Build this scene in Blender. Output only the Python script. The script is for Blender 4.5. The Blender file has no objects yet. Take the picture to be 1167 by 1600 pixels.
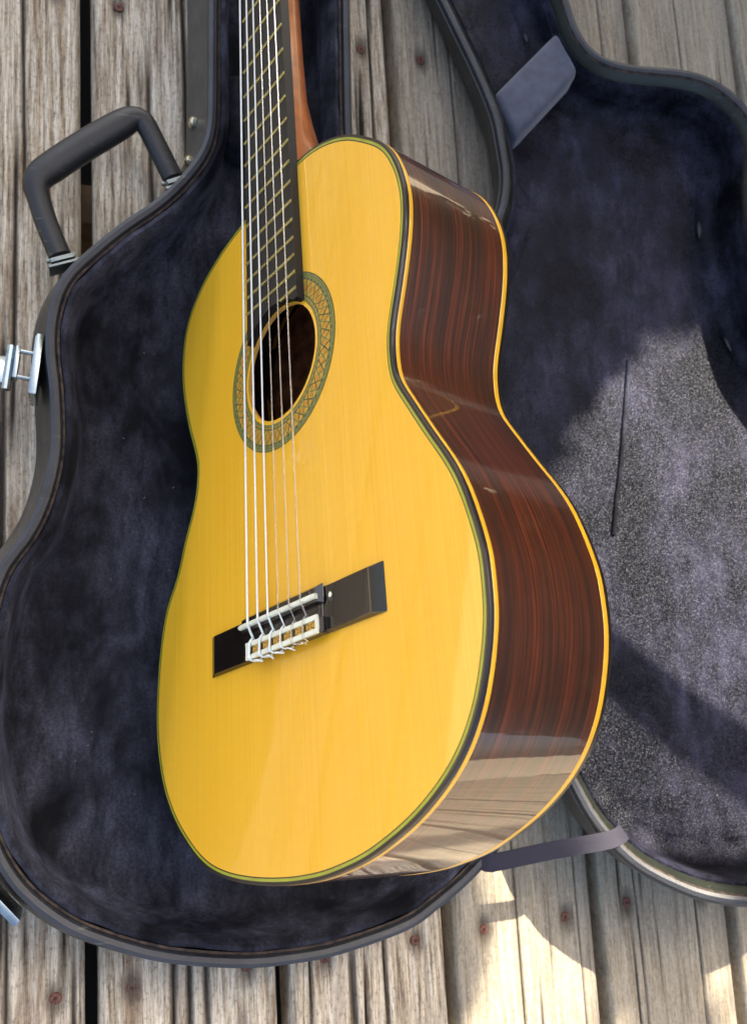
import bpy, bmesh, math, random
import numpy as np
from mathutils import Matrix, Vector
random.seed(7); RNG = np.random.default_rng(7)
SC = bpy.context.scene
COL = SC.collection

# ------------------------------------------------------------------ camera, world, sun, exposure
CAM_R = np.array([[0.9468676433, -0.0030207703, 0.3216092987],
                  [-0.0570954332, -0.9856520668, 0.1588399028],
                  [0.3165150511, -0.1687627867, -0.9334545218]])   # columns: right, down, forward
cam = bpy.data.cameras.new('camera'); cam_ob = bpy.data.objects.new('camera', cam); COL.objects.link(cam_ob)
cm = Matrix.Identity(4)
for i in range(3):
    cm[i][0] = CAM_R[i, 0]; cm[i][1] = -CAM_R[i, 1]; cm[i][2] = -CAM_R[i, 2]
cm[2][3] = 0.7516
cam_ob.matrix_world = cm
cam.sensor_fit = 'HORIZONTAL'; cam.sensor_width = 7.3
cam.lens = 7.3 * 1389.45 / 1167
cam.clip_start = 0.01; cam.clip_end = 300
cam.dof.use_dof = True; cam.dof.focus_distance = 0.56; cam.dof.aperture_fstop = cam.lens / 2.6
SC.camera = cam_ob

SUN_DIR = Vector((0.50, 0.75, 1.0)).normalized()
EL = math.asin(SUN_DIR.z); AZ = math.atan2(SUN_DIR.x, SUN_DIR.y)
W = bpy.data.worlds.new('World'); SC.world = W; W.use_nodes = True
nt = W.node_tree; bg = nt.nodes['Background']
sky = nt.nodes.new('ShaderNodeTexSky'); sky.sky_type = 'NISHITA'; sky.sun_disc = False
sky.sun_elevation = EL; sky.sun_rotation = AZ
sky.air_density = 1.0; sky.dust_density = 6.0; sky.ozone_density = 0.3
nt.links.new(sky.outputs[0], bg.inputs[0]); bg.inputs[1].default_value = 0.12
sl = bpy.data.lights.new('sun', 'SUN'); sl.energy = 4.2; sl.angle = math.radians(0.5); sl.color = (1.0, 0.90, 0.75)
so = bpy.data.objects.new('sun', sl); COL.objects.link(so)
so.rotation_euler = SUN_DIR.to_track_quat('Z', 'Y').to_euler()
SC.view_settings.view_transform = 'Standard'; SC.view_settings.look = 'None'
SC.view_settings.exposure = 2.0; SC.view_settings.gamma = 1.0

# ------------------------------------------------------------------ node helpers
class NT:
    def __init__(s, name):
        s.m = bpy.data.materials.new(name); s.m.use_nodes = True
        s.t = s.m.node_tree; s.b = s.t.nodes['Principled BSDF']
    def n(s, typ, **kw):
        nd = s.t.nodes.new(typ)
        for k, v in kw.items(): setattr(nd, k, v)
        return nd
    def put(s, sock, v):
        if isinstance(v, bpy.types.NodeSocket): s.t.links.new(v, sock)
        elif isinstance(v, (tuple, list)):
            sock.default_value = tuple(v) + ((1.0,) if len(v) == 3 and sock.type == 'RGBA' else ())
        else: sock.default_value = v
    def math(s, op, a, b=0.0, clamp=False):
        nd = s.n('ShaderNodeMath', operation=op, use_clamp=clamp); s.put(nd.inputs[0], a); s.put(nd.inputs[1], b); return nd.outputs[0]
    def coord(s, which='Object', scale=(1, 1, 1), off=None):
        tc = s.n('ShaderNodeTexCoord'); mp = s.n('ShaderNodeMapping'); s.put(mp.inputs['Scale'], scale)
        s.t.links.new(tc.outputs[which], mp.inputs[0])
        if off is not None: s.put(mp.inputs['Location'], off)
        return mp.outputs[0]
    def noise(s, vec, scale=1.0, detail=3.0, rough=0.55, dist=0.0):
        nd = s.n('ShaderNodeTexNoise'); s.t.links.new(vec, nd.inputs['Vector'])
        nd.inputs['Scale'].default_value = scale; nd.inputs['Detail'].default_value = detail
        nd.inputs['Roughness'].default_value = rough; nd.inputs['Distortion'].default_value = dist
        return nd.outputs[0]
    def ramp(s, fac, stops):
        nd = s.n('ShaderNodeValToRGB'); s.t.links.new(fac, nd.inputs[0]); cr = nd.color_ramp
        while len(cr.elements) < len(stops): cr.elements.new(0.5)
        for e, (p, c) in zip(cr.elements, stops):
            e.position = p; e.color = tuple(c) + (1,) if not isinstance(c, (int, float)) else (c, c, c, 1)
        return nd.outputs[0]
    def mix(s, f, a, b, mode='MIX'):
        nd = s.n('ShaderNodeMix', data_type='RGBA', blend_type=mode)
        s.put(nd.inputs[0], f); s.put(nd.inputs[6], a); s.put(nd.inputs[7], b); return nd.outputs[2]
    def bump(s, h, strength=0.3, dist=0.001):
        nd = s.n('ShaderNodeBump'); nd.inputs['Strength'].default_value = strength; nd.inputs['Distance'].default_value = dist
        s.t.links.new(h, nd.inputs['Height']); s.t.links.new(nd.outputs[0], s.b.inputs['Normal']); return nd
    def set(s, **kw):
        for k, v in kw.items(): s.put(s.b.inputs[k.replace('_', ' ')], v)
        return s

def simple(name, col, rough=0.5, var=0.12, scale=60, **kw):
    k = NT(name); c = k.coord()
    f = k.noise(c, scale, 4)
    col2 = tuple(x * (1 - var * 2) for x in col); col3 = tuple(min(1, x * (1 + var)) for x in col)
    k.set(Base_Color=k.ramp(f, [(0.3, col2), (0.7, col3)]), Roughness=rough, **kw)
    return k.m

# ------------------------------------------------------------------ materials
def mat_spruce():
    k = NT('spruce_top')
    v = k.coord('Object', (1, 1, 1))
    g1 = k.noise(k.coord('Object', (900, 3, 1)), 1, 2)
    g2 = k.noise(k.coord('Object', (150, 1.2, 1)), 1, 2)
    silk = k.noise(k.coord('Object', (60, 260, 1)), 1, 3)
    big = k.noise(k.coord('Object', (16, 5, 1)), 1, 3)
    col = k.ramp(g1, [(0.30, (0.775, 0.390, 0.009)), (0.66, (0.86, 0.468, 0.017))])
    col = k.mix(k.math('MULTIPLY', k.ramp(g2, [(0.35, 0.0), (0.75, 1.0)]), 0.14), col, (0.77, 0.38, 0.009))
    col = k.mix(k.math('MULTIPLY', k.ramp(big, [(0.35, 0.0), (0.7, 1.0)]), 0.40), col, (0.88, 0.51, 0.028))
    col = k.mix(k.math('MULTIPLY', k.ramp(silk, [(0.45, 0.0), (0.8, 1.0)]), 0.22), col, (0.91, 0.545, 0.032))
    k.set(Base_Color=col, Roughness=0.45, Coat_Weight=0.95, Coat_Roughness=0.045)
    k.bump(g1, 0.03, 0.0005)
    return k.m

def mat_rosewood(name, uv=True, dark=1.0):
    k = NT(name)
    src = 'UV' if uv else 'Object'
    a = (1, 1, 1)
    warp = k.noise(k.coord(src, (3.5, 14, 1)), 1, 2)
    def lay(sx, sy, d=3):
        mp = k.coord(src, (sx, sy, 1))
        add = k.n('ShaderNodeVectorMath', operation='ADD'); k.t.links.new(mp, add.inputs[0])
        cb = k.n('ShaderNodeCombineXYZ'); k.t.links.new(k.math('MULTIPLY', warp, sy * 0.013), cb.inputs[1])
        k.t.links.new(cb.outputs[0], add.inputs[1])
        return k.noise(add.outputs[0], 1, d, 0.6)
    s1 = lay(7, 560, 5); s2 = lay(10, 1300, 3); s3 = lay(5, 95, 4); pores = lay(45, 1500, 2)
    col = k.ramp(s1, [(0.33, (0.016, 0.0055, 0.003)), (0.47, (0.075, 0.017, 0.006)), (0.58, (0.160, 0.030, 0.009)), (0.74, (0.230, 0.050, 0.014))])
    col = k.mix(k.math('MULTIPLY', k.ramp(s2, [(0.4, 1.0), (0.6, 0.0)]), 0.55), col, (0.022, 0.007, 0.004))
    col = k.mix(k.math('MULTIPLY', k.ramp(s3, [(0.38, 1.0), (0.56, 0.0)]), 0.75), col, (0.024, 0.010, 0.006))
    col = k.mix(k.math('MULTIPLY', k.ramp(pores, [(0.62, 0.0), (0.70, 1.0)]), 0.6), col, (0.008, 0.004, 0.003))
    k.set(Base_Color=col, Roughness=0.35, Coat_Weight=1.0, Coat_Roughness=0.025)
    wob = k.noise(k.coord(src, (20, 30, 1)), 1, 2)
    bp = k.n('ShaderNodeBump'); bp.inputs['Strength'].default_value = 0.10; bp.inputs['Distance'].default_value = 0.0012
    k.t.links.new(wob, bp.inputs['Height']); k.t.links.new(bp.outputs[0], k.b.inputs['Coat Normal'])
    return k.m

def mat_plush(name, sparkle=False):
    k = NT(name)
    c = k.coord('Object')
    blot = k.noise(k.coord('Object', (1, 0.75, 1)), 15, 5, 0.62, 0.3)
    mid = k.noise(k.coord('Object', (1, 0.35, 1)), 70, 4, 0.7)
    fine = k.noise(c, 1500, 2, 0.7)
    fib = k.noise(c, 420, 3, 0.75)
    nap = k.math('MULTIPLY', k.math('MULTIPLY', k.ramp(fib, [(0.30, 0.35), (0.66, 1.0)]), 1.25), k.math('MULTIPLY', k.ramp(blot, [(0.38, 0.0), (0.66, 1.0)]), k.ramp(mid, [(0.30, 0.10), (0.68, 1.0)])))
    base = k.mix(nap, (0.0058, 0.0060, 0.0078), (0.078, 0.080, 0.108))
    sw = k.math('ADD', k.math('MULTIPLY', nap, 0.30), 0.03)
    k.set(Base_Color=base, Roughness=0.85, Sheen_Weight=sw, Sheen_Roughness=0.45, Sheen_Tint=(0.55, 0.58, 0.80))
    k.b.inputs['Specular IOR Level'].default_value = 0.12
    if sparkle:
        vo = k.n('ShaderNodeTexVoronoi'); vo.inputs['Scale'].default_value = 1700
        k.t.links.new(c, vo.inputs['Vector'])
        sub = k.n('ShaderNodeVectorMath', operation='SUBTRACT'); k.t.links.new(vo.outputs['Color'], sub.inputs[0]); sub.inputs[1].default_value = (0.5, 0.5, 0.5)
        sc = k.n('ShaderNodeVectorMath', operation='SCALE'); k.t.links.new(sub.outputs[0], sc.inputs[0]); sc.inputs['Scale'].default_value = 0.85
        ge = k.n('ShaderNodeNewGeometry')
        ad = k.n('ShaderNodeVectorMath', operation='ADD'); k.t.links.new(ge.outputs['Normal'], ad.inputs[0]); k.t.links.new(sc.outputs[0], ad.inputs[1])
        no = k.n('ShaderNodeVectorMath', operation='NORMALIZE'); k.t.links.new(ad.outputs[0], no.inputs[0])
        k.t.links.new(no.outputs[0], k.b.inputs['Normal'])
        k.set(Roughness=0.44, Base_Color=k.mix(nap, (0.0015, 0.0015, 0.0028), (0.046, 0.044, 0.072)), Sheen_Weight=k.math('MULTIPLY', nap, 0.10)); k.b.inputs['Specular IOR Level'].default_value = 0.19; k.b.inputs['Specular Tint'].default_value = (0.80, 0.84, 1.0, 1.0)
    else:
        h = k.math('ADD', k.math('MULTIPLY', fine, 0.5), k.math('MULTIPLY', mid, 1.2))
        k.bump(h, 0.5, 0.0012)
    return k.m

def mat_vinyl(name, col, rough=0.42):
    k = NT(name); c = k.coord('Object')
    vo = k.n('ShaderNodeTexVoronoi'); vo.inputs['Scale'].default_value = 900; k.t.links.new(c, vo.inputs['Vector'])
    f = k.noise(c, 40, 4); sc = k.noise(k.coord('Object', (30, 200, 60)), 1, 3)
    base = k.ramp(f, [(0.3, tuple(x * 0.7 for x in col)), (0.7, tuple(x * 1.25 for x in col))])
    base = k.mix(k.math('MULTIPLY', k.ramp(sc, [(0.66, 0.0), (0.74, 1.0)]), 0.4), base, (0.16, 0.15, 0.13))
    k.set(Base_Color=base, Roughness=rough); k.bump(vo.outputs['Distance'], 0.25, 0.0006)
    return k.m

def mat_deck(name, old):
    k = NT(name)
    oi = k.n('ShaderNodeObjectInfo')
    off = k.n('ShaderNodeCombineXYZ')
    k.t.links.new(k.math('MULTIPLY', oi.outputs['Random'], 37.0), off.inputs[2])
    def lay(sx, sy, d=4, rough=0.6, dist=0.0):
        mp = k.coord('Object', (sx, sy, sy)); ad = k.n('ShaderNodeVectorMath', operation='ADD')
        k.t.links.new(mp, ad.inputs[0]); k.t.links.new(off.outputs[0], ad.inputs[1])
        return k.noise(ad.outputs[0], 1, d, rough, dist)
    grain = lay(300, 13, 7, 0.72); fine = lay(1150, 70, 4, 0.65); speck = lay(420, 260, 4, 0.7); band = lay(34, 2.0, 3); blot = lay(13, 7, 5, 0.65, 0.4); rot = lay(42, 5, 5, 0.7, 0.6)
    if old:
        col = k.ramp(grain, [(0.34, (0.085, 0.056, 0.033)), (0.42, (0.31, 0.235, 0.150)), (0.51, (0.52, 0.43, 0.30)), (0.63, (0.74, 0.65, 0.50))])
        col = k.mix(k.math('MULTIPLY', k.ramp(rot, [(0.52, 0.0), (0.68, 1.0)]), 0.75), col, (0.17, 0.088, 0.036))
        col = k.mix(k.math('MULTIPLY', k.ramp(blot, [(0.5, 0.0), (0.7, 1.0)]), 0.5), col, (0.46, 0.41, 0.33))
        fs = 0.55
    else:
        col = k.ramp(grain, [(0.32, (0.150, 0.115, 0.073)), (0.47, (0.335, 0.275, 0.185)), (0.66, (0.47, 0.405, 0.295))])
        col = k.mix(k.math('MULTIPLY', k.ramp(band, [(0.40, 1.0), (0.62, 0.0)]), 0.35), col, (0.235, 0.21, 0.165))
        col = k.mix(k.math('MULTIPLY', k.ramp(rot, [(0.62, 0.0), (0.75, 1.0)]), 0.45), col, (0.22, 0.135, 0.060))
        fs = 0.4
    col = k.mix(k.math('MULTIPLY', k.ramp(fine, [(0.33, 1.0), (0.5, 0.0)]), fs), col, (0.085, 0.072, 0.055))
    col = k.mix(k.math('MULTIPLY', k.ramp(speck, [(0.34, 1.0), (0.46, 0.0)]), 0.5 if old else 0.35), col, (0.075, 0.055, 0.038))
    col = k.mix(k.math('MULTIPLY', k.ramp(speck, [(0.56, 0.0), (0.70, 1.0)]), 0.35), col, (0.58, 0.53, 0.44))
    at = k.n('ShaderNodeAttribute'); at.attribute_name = 'crack'
    col = k.mix(k.math('MULTIPLY', at.outputs['Fac'], 0.95), col, (0.016, 0.012, 0.009))
    ed = k.n('ShaderNodeAttribute'); ed.attribute_name = 'edge'
    col = k.mix(k.math('MULTIPLY', ed.outputs['Fac'], 0.65), col, (0.088, 0.094, 0.098))
    st = k.n('ShaderNodeAttribute'); st.attribute_name = 'stain'
    col = k.mix(k.math('MULTIPLY', st.outputs['Fac'], 0.75), col, (0.050, 0.036, 0.026))
    k.set(Base_Color=col, Roughness=0.82); k.b.inputs['Specular IOR Level'].default_value = 0.25
    h = k.math('ADD', k.math('ADD', grain, k.math('MULTIPLY', fine, 0.5)), k.math('MULTIPLY', speck, 0.35))
    k.bump(h, 0.55 if old else 0.4, 0.0022)
    return k.m

def mat_metal(name, col, rough, metallic=1.0):
    k = NT(name); f = k.noise(k.coord('Object'), 120, 4)
    k.set(Base_Color=k.ramp(f, [(0.3, tuple(x * 0.8 for x in col)), (0.7, col)]), Metallic=metallic,
          Roughness=k.ramp(f, [(0.3, rough * 0.7), (0.7, rough * 1.4)]))
    return k.m

M = {}
M['spruce'] = mat_spruce()
M['side'] = mat_rosewood('rosewood_side')
M['back'] = mat_rosewood('rosewood_back', uv=False)
M['binding'] = simple('dark_binding', (0.011, 0.005, 0.004), 0.4, Coat_Weight=0.25, Coat_Roughness=0.06)
M['amber'] = simple('amber_line', (0.80, 0.41, 0.014), 0.4, 0.06, Coat_Weight=0.4, Coat_Roughness=0.05)
M['greenline'] = simple('green_line', (0.34, 0.36, 0.020), 0.35, 0.10, Coat_Weight=0.8, Coat_Roughness=0.05)
M['blackline'] = simple('black_line', (0.020, 0.024, 0.010), 0.35, Coat_Weight=0.8)
M['ebony'] = simple('ebony', (0.004, 0.004, 0.0038), 0.55, 0.3, 200)
M['bridge'] = simple('bridge_wood', (0.006, 0.0035, 0.003), 0.22, 0.3, 90, Coat_Weight=0.5, Coat_Roughness=0.04)
M['cedar'] = simple('neck_cedar', (0.36, 0.095, 0.014), 0.35, 0.15, 80, Coat_Weight=0.6, Coat_Roughness=0.08)
M['lining_wood'] = simple('lining_wood', (0.62, 0.32, 0.06), 0.6)
M['inner'] = simple('inner_brightened', (0.80, 0.32, 0.130), 0.7, 0.35, 70)  # inside of the back, colour lightened where little light gets in
M['fret'] = mat_metal('fret_brass', (0.44, 0.41, 0.18), 0.32)
M['bone'] = simple('bone', (0.74, 0.76, 0.62), 0.35, 0.06)
M['ros_dark'] = simple('rosette_dark', (0.070, 0.080, 0.030), 0.4, 0.2, 400)
M['ros_mid'] = simple('rosette_green', (0.19, 0.20, 0.055), 0.4, 0.2, 400)
M['ros_gold'] = simple('rosette_gold', (0.52, 0.30, 0.035), 0.4, 0.1, 300)
M['ros_orange'] = simple('rosette_orange', (0.60, 0.22, 0.015), 0.4, 0.1, 300)
k = NT('wound_string'); k.set(Base_Color=(0.74, 0.75, 0.71), Metallic=0.35, Roughness=0.42); M['wound'] = k.m
k = NT('nylon_string'); k.set(Base_Color=(0.92, 0.90, 0.84), Roughness=0.22, Transmission_Weight=0.90, IOR=1.36); M['nylon'] = k.m
k = NT('string_end'); k.set(Base_Color=(0.80, 0.81, 0.74), Roughness=0.30, Subsurface_Weight=0.2); M['string_end'] = k.m
M['vinyl'] = mat_vinyl('case_vinyl', (0.050, 0.048, 0.042))
M['edge_vinyl'] = mat_vinyl('rim_vinyl', (0.028, 0.030, 0.035), 0.50)
M['valance'] = mat_vinyl('lid_valance', (0.012, 0.015, 0.010), 0.40)
M['worn'] = simple('worn_wood_edge', (0.040, 0.026, 0.018), 0.8, 0.9, 160)
M['handle'] = mat_vinyl('handle_vinyl', (0.010, 0.0105, 0.011), 0.45)
M['chrome'] = mat_metal('chrome', (0.36, 0.42, 0.43), 0.22)
k = NT('welt_gloss'); k.set(Base_Color=(0.05, 0.05, 0.045), Roughness=0.16); M['welt'] = k.m
M['lint'] = simple('lint', (0.22, 0.20, 0.17), 0.9)
M['dull_metal'] = mat_metal('dull_metal', (0.24, 0.27, 0.26), 0.38)
M['brass'] = mat_metal('rivet_brass', (0.72, 0.66, 0.46), 0.25)
M['plush'] = mat_plush('plush')
k = NT('pad_plush_skylit'); c = k.coord('Object'); f = k.noise(c, 60, 5, 0.7); h = k.noise(c, 900, 3, 0.7)
k.set(Base_Color=k.ramp(f, [(0.3, (0.036, 0.039, 0.058)), (0.7, (0.080, 0.085, 0.118))]), Roughness=0.85, Sheen_Weight=0.4); k.bump(h, 0.4, 0.001); M['pad'] = k.m  # lighter plush copy: sky light on the pad put into its colour
M['plush_lid'] = mat_plush('plush_lid_shade', True)  # lid copy of the plush: base darkened for its shade, normals sparkle
k = NT('ribbon'); f = k.noise(k.coord('Object', (60, 900, 60)), 1, 3); k.set(Base_Color=k.ramp(f, [(0.3, (0.0065, 0.0055, 0.015)), (0.7, (0.012, 0.010, 0.026))]), Roughness=0.7); k.bump(f, 0.3, 0.0005); M['ribbon'] = k.m
M['deck_old'] = mat_deck('weathered_wood_rough', True)
M['deck'] = mat_deck('weathered_wood', False)
M['rust'] = simple('rusty_screw', (0.145, 0.052, 0.030), 0.75, 0.4, 500)
M['rust_dark'] = simple('screw_recess', (0.040, 0.018, 0.012), 0.8, 0.3, 500)
M['joist'] = simple('joist_wood', (0.16, 0.11, 0.06), 0.85, 0.3, 20)
k = NT('bounce_gravel'); f = k.noise(k.coord('Object'), 1.5, 6); k.set(Base_Color=k.ramp(f, [(0.3, (0.40, 0.33, 0.22)), (0.55, (0.47, 0.40, 0.28)), (0.75, (0.36, 0.34, 0.20))]), Roughness=0.95); M['ground'] = k.m  # unseen ground, made pale to bounce warm light onto the soundboard
M['gap_shade'] = simple('painted_gap_shade', (0.012, 0.009, 0.006), 0.95, 0.3, 5)
M['bark'] = simple('bark', (0.11, 0.085, 0.06), 0.9, 0.35, 14)
k = NT('leaf'); f = k.noise(k.coord('Object'), 6, 3); k.set(Base_Color=k.ramp(f, [(0.3, (0.030, 0.065, 0.014)), (0.7, (0.075, 0.12, 0.028))]), Roughness=0.55); M['leaf'] = k.m

# ------------------------------------------------------------------ object helpers
def link(o, parent=None):
    COL.objects.link(o)
    if parent is not None: o.parent = parent
    return o
def tag(o, label=None, cat=None, kind=None, group=None):
    if label: o['label'] = label
    if cat: o['category'] = cat
    if kind: o['kind'] = kind
    if group: o['group'] = group
    return o
def empty(name, mat=None, parent=None):
    o = bpy.data.objects.new(name, None); o.empty_display_size = 0.05
    link(o, parent)
    if mat is not None: o.matrix_world = mat
    return o
def mk(name, verts, faces, mats, parent=None, midx=None, smooth=35, uv=None, inv=None, mesh_only=False):
    v = np.asarray(verts, float)
    if inv is not None:
        A = np.array(inv); v = v @ A[:3, :3].T + A[:3, 3]
    me = bpy.data.meshes.new(name); me.from_pydata(v.tolist(), [], [tuple(f) for f in faces])
    if not isinstance(mats, (list, tuple)): mats = [mats]
    for m in mats: me.materials.append(m)
    if midx is not None: me.polygons.foreach_set('material_index', np.asarray(midx, np.int32))
    if uv is not None:
        ul = me.uv_layers.new(name='UVMap'); li = np.empty(len(me.loops), np.int32); me.loops.foreach_get('vertex_index', li)
        ul.data.foreach_set('uv', np.asarray(uv, np.float32)[li].ravel())
    if smooth:
        me.polygons.foreach_set('use_smooth', np.ones(len(me.polygons), bool)); me.set_sharp_from_angle(angle=math.radians(smooth))
    me.update()
    if mesh_only: return me
    return link(bpy.data.objects.new(name, me), parent)
class G:
    """collects geometry with a material index per face"""
    def __init__(s): s.v = []; s.f = []; s.m = []
    def add(s, v, f, mi=0):
        b = len(s.v); s.v += [tuple(map(float, x)) for x in v]; s.f += [tuple(i + b for i in q) for q in f]
        s.m += ([mi] * len(f) if isinstance(mi, int) else list(mi))
    def box(s, c, h, mi=0, R=None, bev=0.0):
        c = np.array(c, float); h = np.array(h, float)
        if bev <= 0:
            v = np.array([(x, y, z) for z in (-1, 1) for y in (-1, 1) for x in (-1, 1)], float) * h
            f = [(0, 2, 3, 1), (4, 5, 7, 6), (0, 1, 5, 4), (2, 6, 7, 3), (0, 4, 6, 2), (1, 3, 7, 5)]
        else:
            bm = bmesh.new(); bmesh.ops.create_cube(bm, size=2)
            for q in bm.verts: q.co = Vector((q.co.x * h[0], q.co.y * h[1], q.co.z * h[2]))
            bmesh.ops.bevel(bm, geom=bm.edges[:], offset=bev, segments=2, affect='EDGES', profile=0.6)
            bm.verts.index_update(); v = np.array([q.co[:] for q in bm.verts]); f = [[q.index for q in p.verts] for p in bm.faces]; bm.free()
        if R is not None: v = v @ np.array(R).T
        s.add(v + c, f, mi)
    def tube(s, pts, rad, n=10, mi=0, flat=1.0, up=None, cap=True):
        P = np.asarray(pts, float); rad = np.broadcast_to(np.asarray(rad, float), (len(P),))
        T = np.gradient(P, axis=0); T /= np.linalg.norm(T, axis=1)[:, None] + 1e-12
        u = np.array(up if up is not None else ((0, 0, 1) if abs(T[0][2]) < 0.9 else (1, 0, 0)), float)
        vs = []; a = np.linspace(0, 2 * np.pi, n, endpoint=False)
        for p, t, r in zip(P, T, rad):
            u = u - t * (u @ t); u /= np.linalg.norm(u) + 1e-12; w = np.cross(t, u)
            vs += list(p + r * (np.cos(a)[:, None] * w + flat * np.sin(a)[:, None] * u))
        f = [(i * n + j, i * n + (j + 1) % n, (i + 1) * n + (j + 1) % n, (i + 1) * n + j) for i in range(len(P) - 1) for j in range(n)]
        if cap: f += [tuple(range(n))[::-1], tuple(range((len(P) - 1) * n, len(P) * n))]
        s.add(vs, f, mi)
    def lathe(s, prof, c, axis, n=16, mi=0):
        ax = np.array(axis, float); ax /= np.linalg.norm(ax); u = np.cross(ax, (0.3, 0.9, 0.2)); u /= np.linalg.norm(u); w = np.cross(ax, u)
        a = np.linspace(0, 2 * np.pi, n, endpoint=False); vs = []
        for r, h in prof: vs += list(np.array(c) + ax * h + r * (np.cos(a)[:, None] * u + np.sin(a)[:, None] * w))
        f = [(i * n + j, i * n + (j + 1) % n, (i + 1) * n + (j + 1) % n, (i + 1) * n + j) for i in range(len(prof) - 1) for j in range(n)]
        f += [tuple(range(n))[::-1], tuple(range((len(prof) - 1) * n, len(prof) * n))]
        s.add(vs, f, mi)
    def build(s, name, mats, parent=None, **kw): return mk(name, s.v, s.f, mats, parent, s.m, **kw)

def spline(pts, n, closed=True):
    """Catmull-Rom through the points, resampled evenly by arc length"""
    P = np.asarray(pts, float); N = len(P); out = []
    rng = range(N) if closed else range(N - 1)
    for i in rng:
        if closed: p0, p1, p2, p3 = P[(i - 1) % N], P[i], P[(i + 1) % N], P[(i + 2) % N]
        else: p0, p1, p2, p3 = P[max(i - 1, 0)], P[i], P[i + 1], P[min(i + 2, N - 1)]
        for t in np.linspace(0, 1, 14, endpoint=False):
            out.append(0.5 * (2 * p1 + (p2 - p0) * t + (2 * p0 - 5 * p1 + 4 * p2 - p3) * t * t + (3 * p1 - p0 - 3 * p2 + p3) * t ** 3))
    if not closed: out.append(P[-1])
    out = np.array(out)
    ring = np.vstack([out, out[:1]]) if closed else out
    L = np.concatenate([[0], np.cumsum(np.linalg.norm(np.diff(ring, axis=0), axis=1))])
    t = np.linspace(0, L[-1], n, endpoint=not closed)
    return np.stack([np.interp(t, L, ring[:, i]) for i in range(P.shape[1])], 1)
def smooth_loop(C, it):
    for _ in range(it): C = 0.25 * np.roll(C, 1, 0) + 0.5 * C + 0.25 * np.roll(C, -1, 0)
    return C
def ccw(C):
    a = 0.5 * np.sum(C[:, 0] * np.roll(C[:, 1], -1) - np.roll(C[:, 0], -1) * C[:, 1]); return C if a > 0 else C[::-1]
def offset(C, o, sm=0):
    """inward offset of a ccw loop"""
    T = np.roll(C, -1, 0) - np.roll(C, 1, 0); T /= np.linalg.norm(T, axis=1)[:, None]
    R = C + o * np.stack([-T[:, 1], T[:, 0]], 1)
    return smooth_loop(R, sm) if sm else R
def rings(C, rows, close=False):
    """stack of offset loops: rows of (inward offset, height or array) -> verts, quads, row of each quad"""
    n = len(C); V = []; F = []; Rw = []
    for o, z in rows:
        q = offset(C, o, int(abs(o) / 0.004)) if o else C
        V.append(np.column_stack([q, np.broadcast_to(z, (n,))]))
    for i in range(len(rows) - 1):
        for j in range(n): F.append((i * n + j, i * n + (j + 1) % n, (i + 1) * n + (j + 1) % n, (i + 1) * n + j)); Rw.append(i)
    return np.vstack(V), F, Rw
def fill(loops):
    """planar triangulation between 2D loops (first is outer)"""
    bm = bmesh.new(); E = []
    for L in loops:
        vs = [bm.verts.new((p[0], p[1], 0)) for p in L]
        E += [bm.edges.new((vs[i], vs[(i + 1) % len(vs)])) for i in range(len(vs))]
    bmesh.ops.triangle_fill(bm, use_beauty=True, use_dissolve=False, edges=E, normal=(0, 0, 1))
    bm.verts.index_update(); v = np.array([q.co[:] for q in bm.verts]); f = []
    for p in bm.faces:
        idx = [q.index for q in p.verts]
        a, b, c = (v[i] for i in idx[:3])
        f.append(idx if (b[0] - a[0]) * (c[1] - a[1]) - (b[1] - a[1]) * (c[0] - a[0]) > 0 else idx[::-1])
    bm.free(); return v, f
def vnoise(x, y, seed):
    r = np.random.default_rng(seed % 100000); g = r.random((64, 64)); xi = np.floor(x).astype(int); yi = np.floor(y).astype(int); fx = x - xi; fy = y - yi
    fx = fx * fx * (3 - 2 * fx); fy = fy * fy * (3 - 2 * fy); G_ = lambda a, b: g[a % 64, b % 64]
    return (G_(xi, yi) * (1 - fx) + G_(xi + 1, yi) * fx) * (1 - fy) + (G_(xi, yi + 1) * (1 - fx) + G_(xi + 1, yi + 1) * fx) * fy - 0.5

# ------------------------------------------------------------------ ground and deck
g = G(); g.add([(-60, -60, -0.5), (60, -60, -0.5), (60, 60, -0.5), (-60, 60, -0.5)], [(0, 1, 2, 3)])
tag(g.build('ground', M['ground'], smooth=0), kind='structure')
g = G(); g.add([(-0.56, -1.68, -0.495), (1.74, -1.68, -0.495), (1.74, 2.48, -0.495), (-0.56, 2.48, -0.495)], [(0, 1, 2, 3)])  # dark sheet added so the board gaps look as black as shade
tag(g.build('gap_shade_sheet', M['gap_shade'], smooth=0), kind='structure')
deck = tag(empty('deck'), kind='structure')
PITCH = 0.1462; X0 = 0.0134; BW = 0.1365
for i in range(10):
    y = -1.48 + 0.42 * i - 0.02
    g = G(); g.box((0.60, y + 0.24, -0.128), (1.18, 0.019, 0.09), bev=0.003); g.build('joist', M['joist'], deck)
sg = G(); sg.lathe([(0.0, -0.0018), (0.0042, -0.0016), (0.0042, 0.0), (0.0012, 0.0004), (0.0010, -0.0006), (0.0, -0.0006)][::-1][::-1], (0, 0, 0), (0, 0, 1), 14)
sg = G(); sg.lathe([(0.0046, -0.004), (0.0046, -0.0006), (0.0040, 0.0002), (0.0018, 0.0003)], (0, 0, 0), (0, 0, 1), 16, 0)
sg.lathe([(0.0016, 0.0), (0.0016, 0.00045)], (0, 0, 0), (0, 0, 1), 6, 1)
screw_me = mk('screw', sg.v, sg.f, [M['rust'], M['rust_dark']], None, sg.m, mesh_only=True)
YA, YB = -1.7, 2.5
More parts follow.
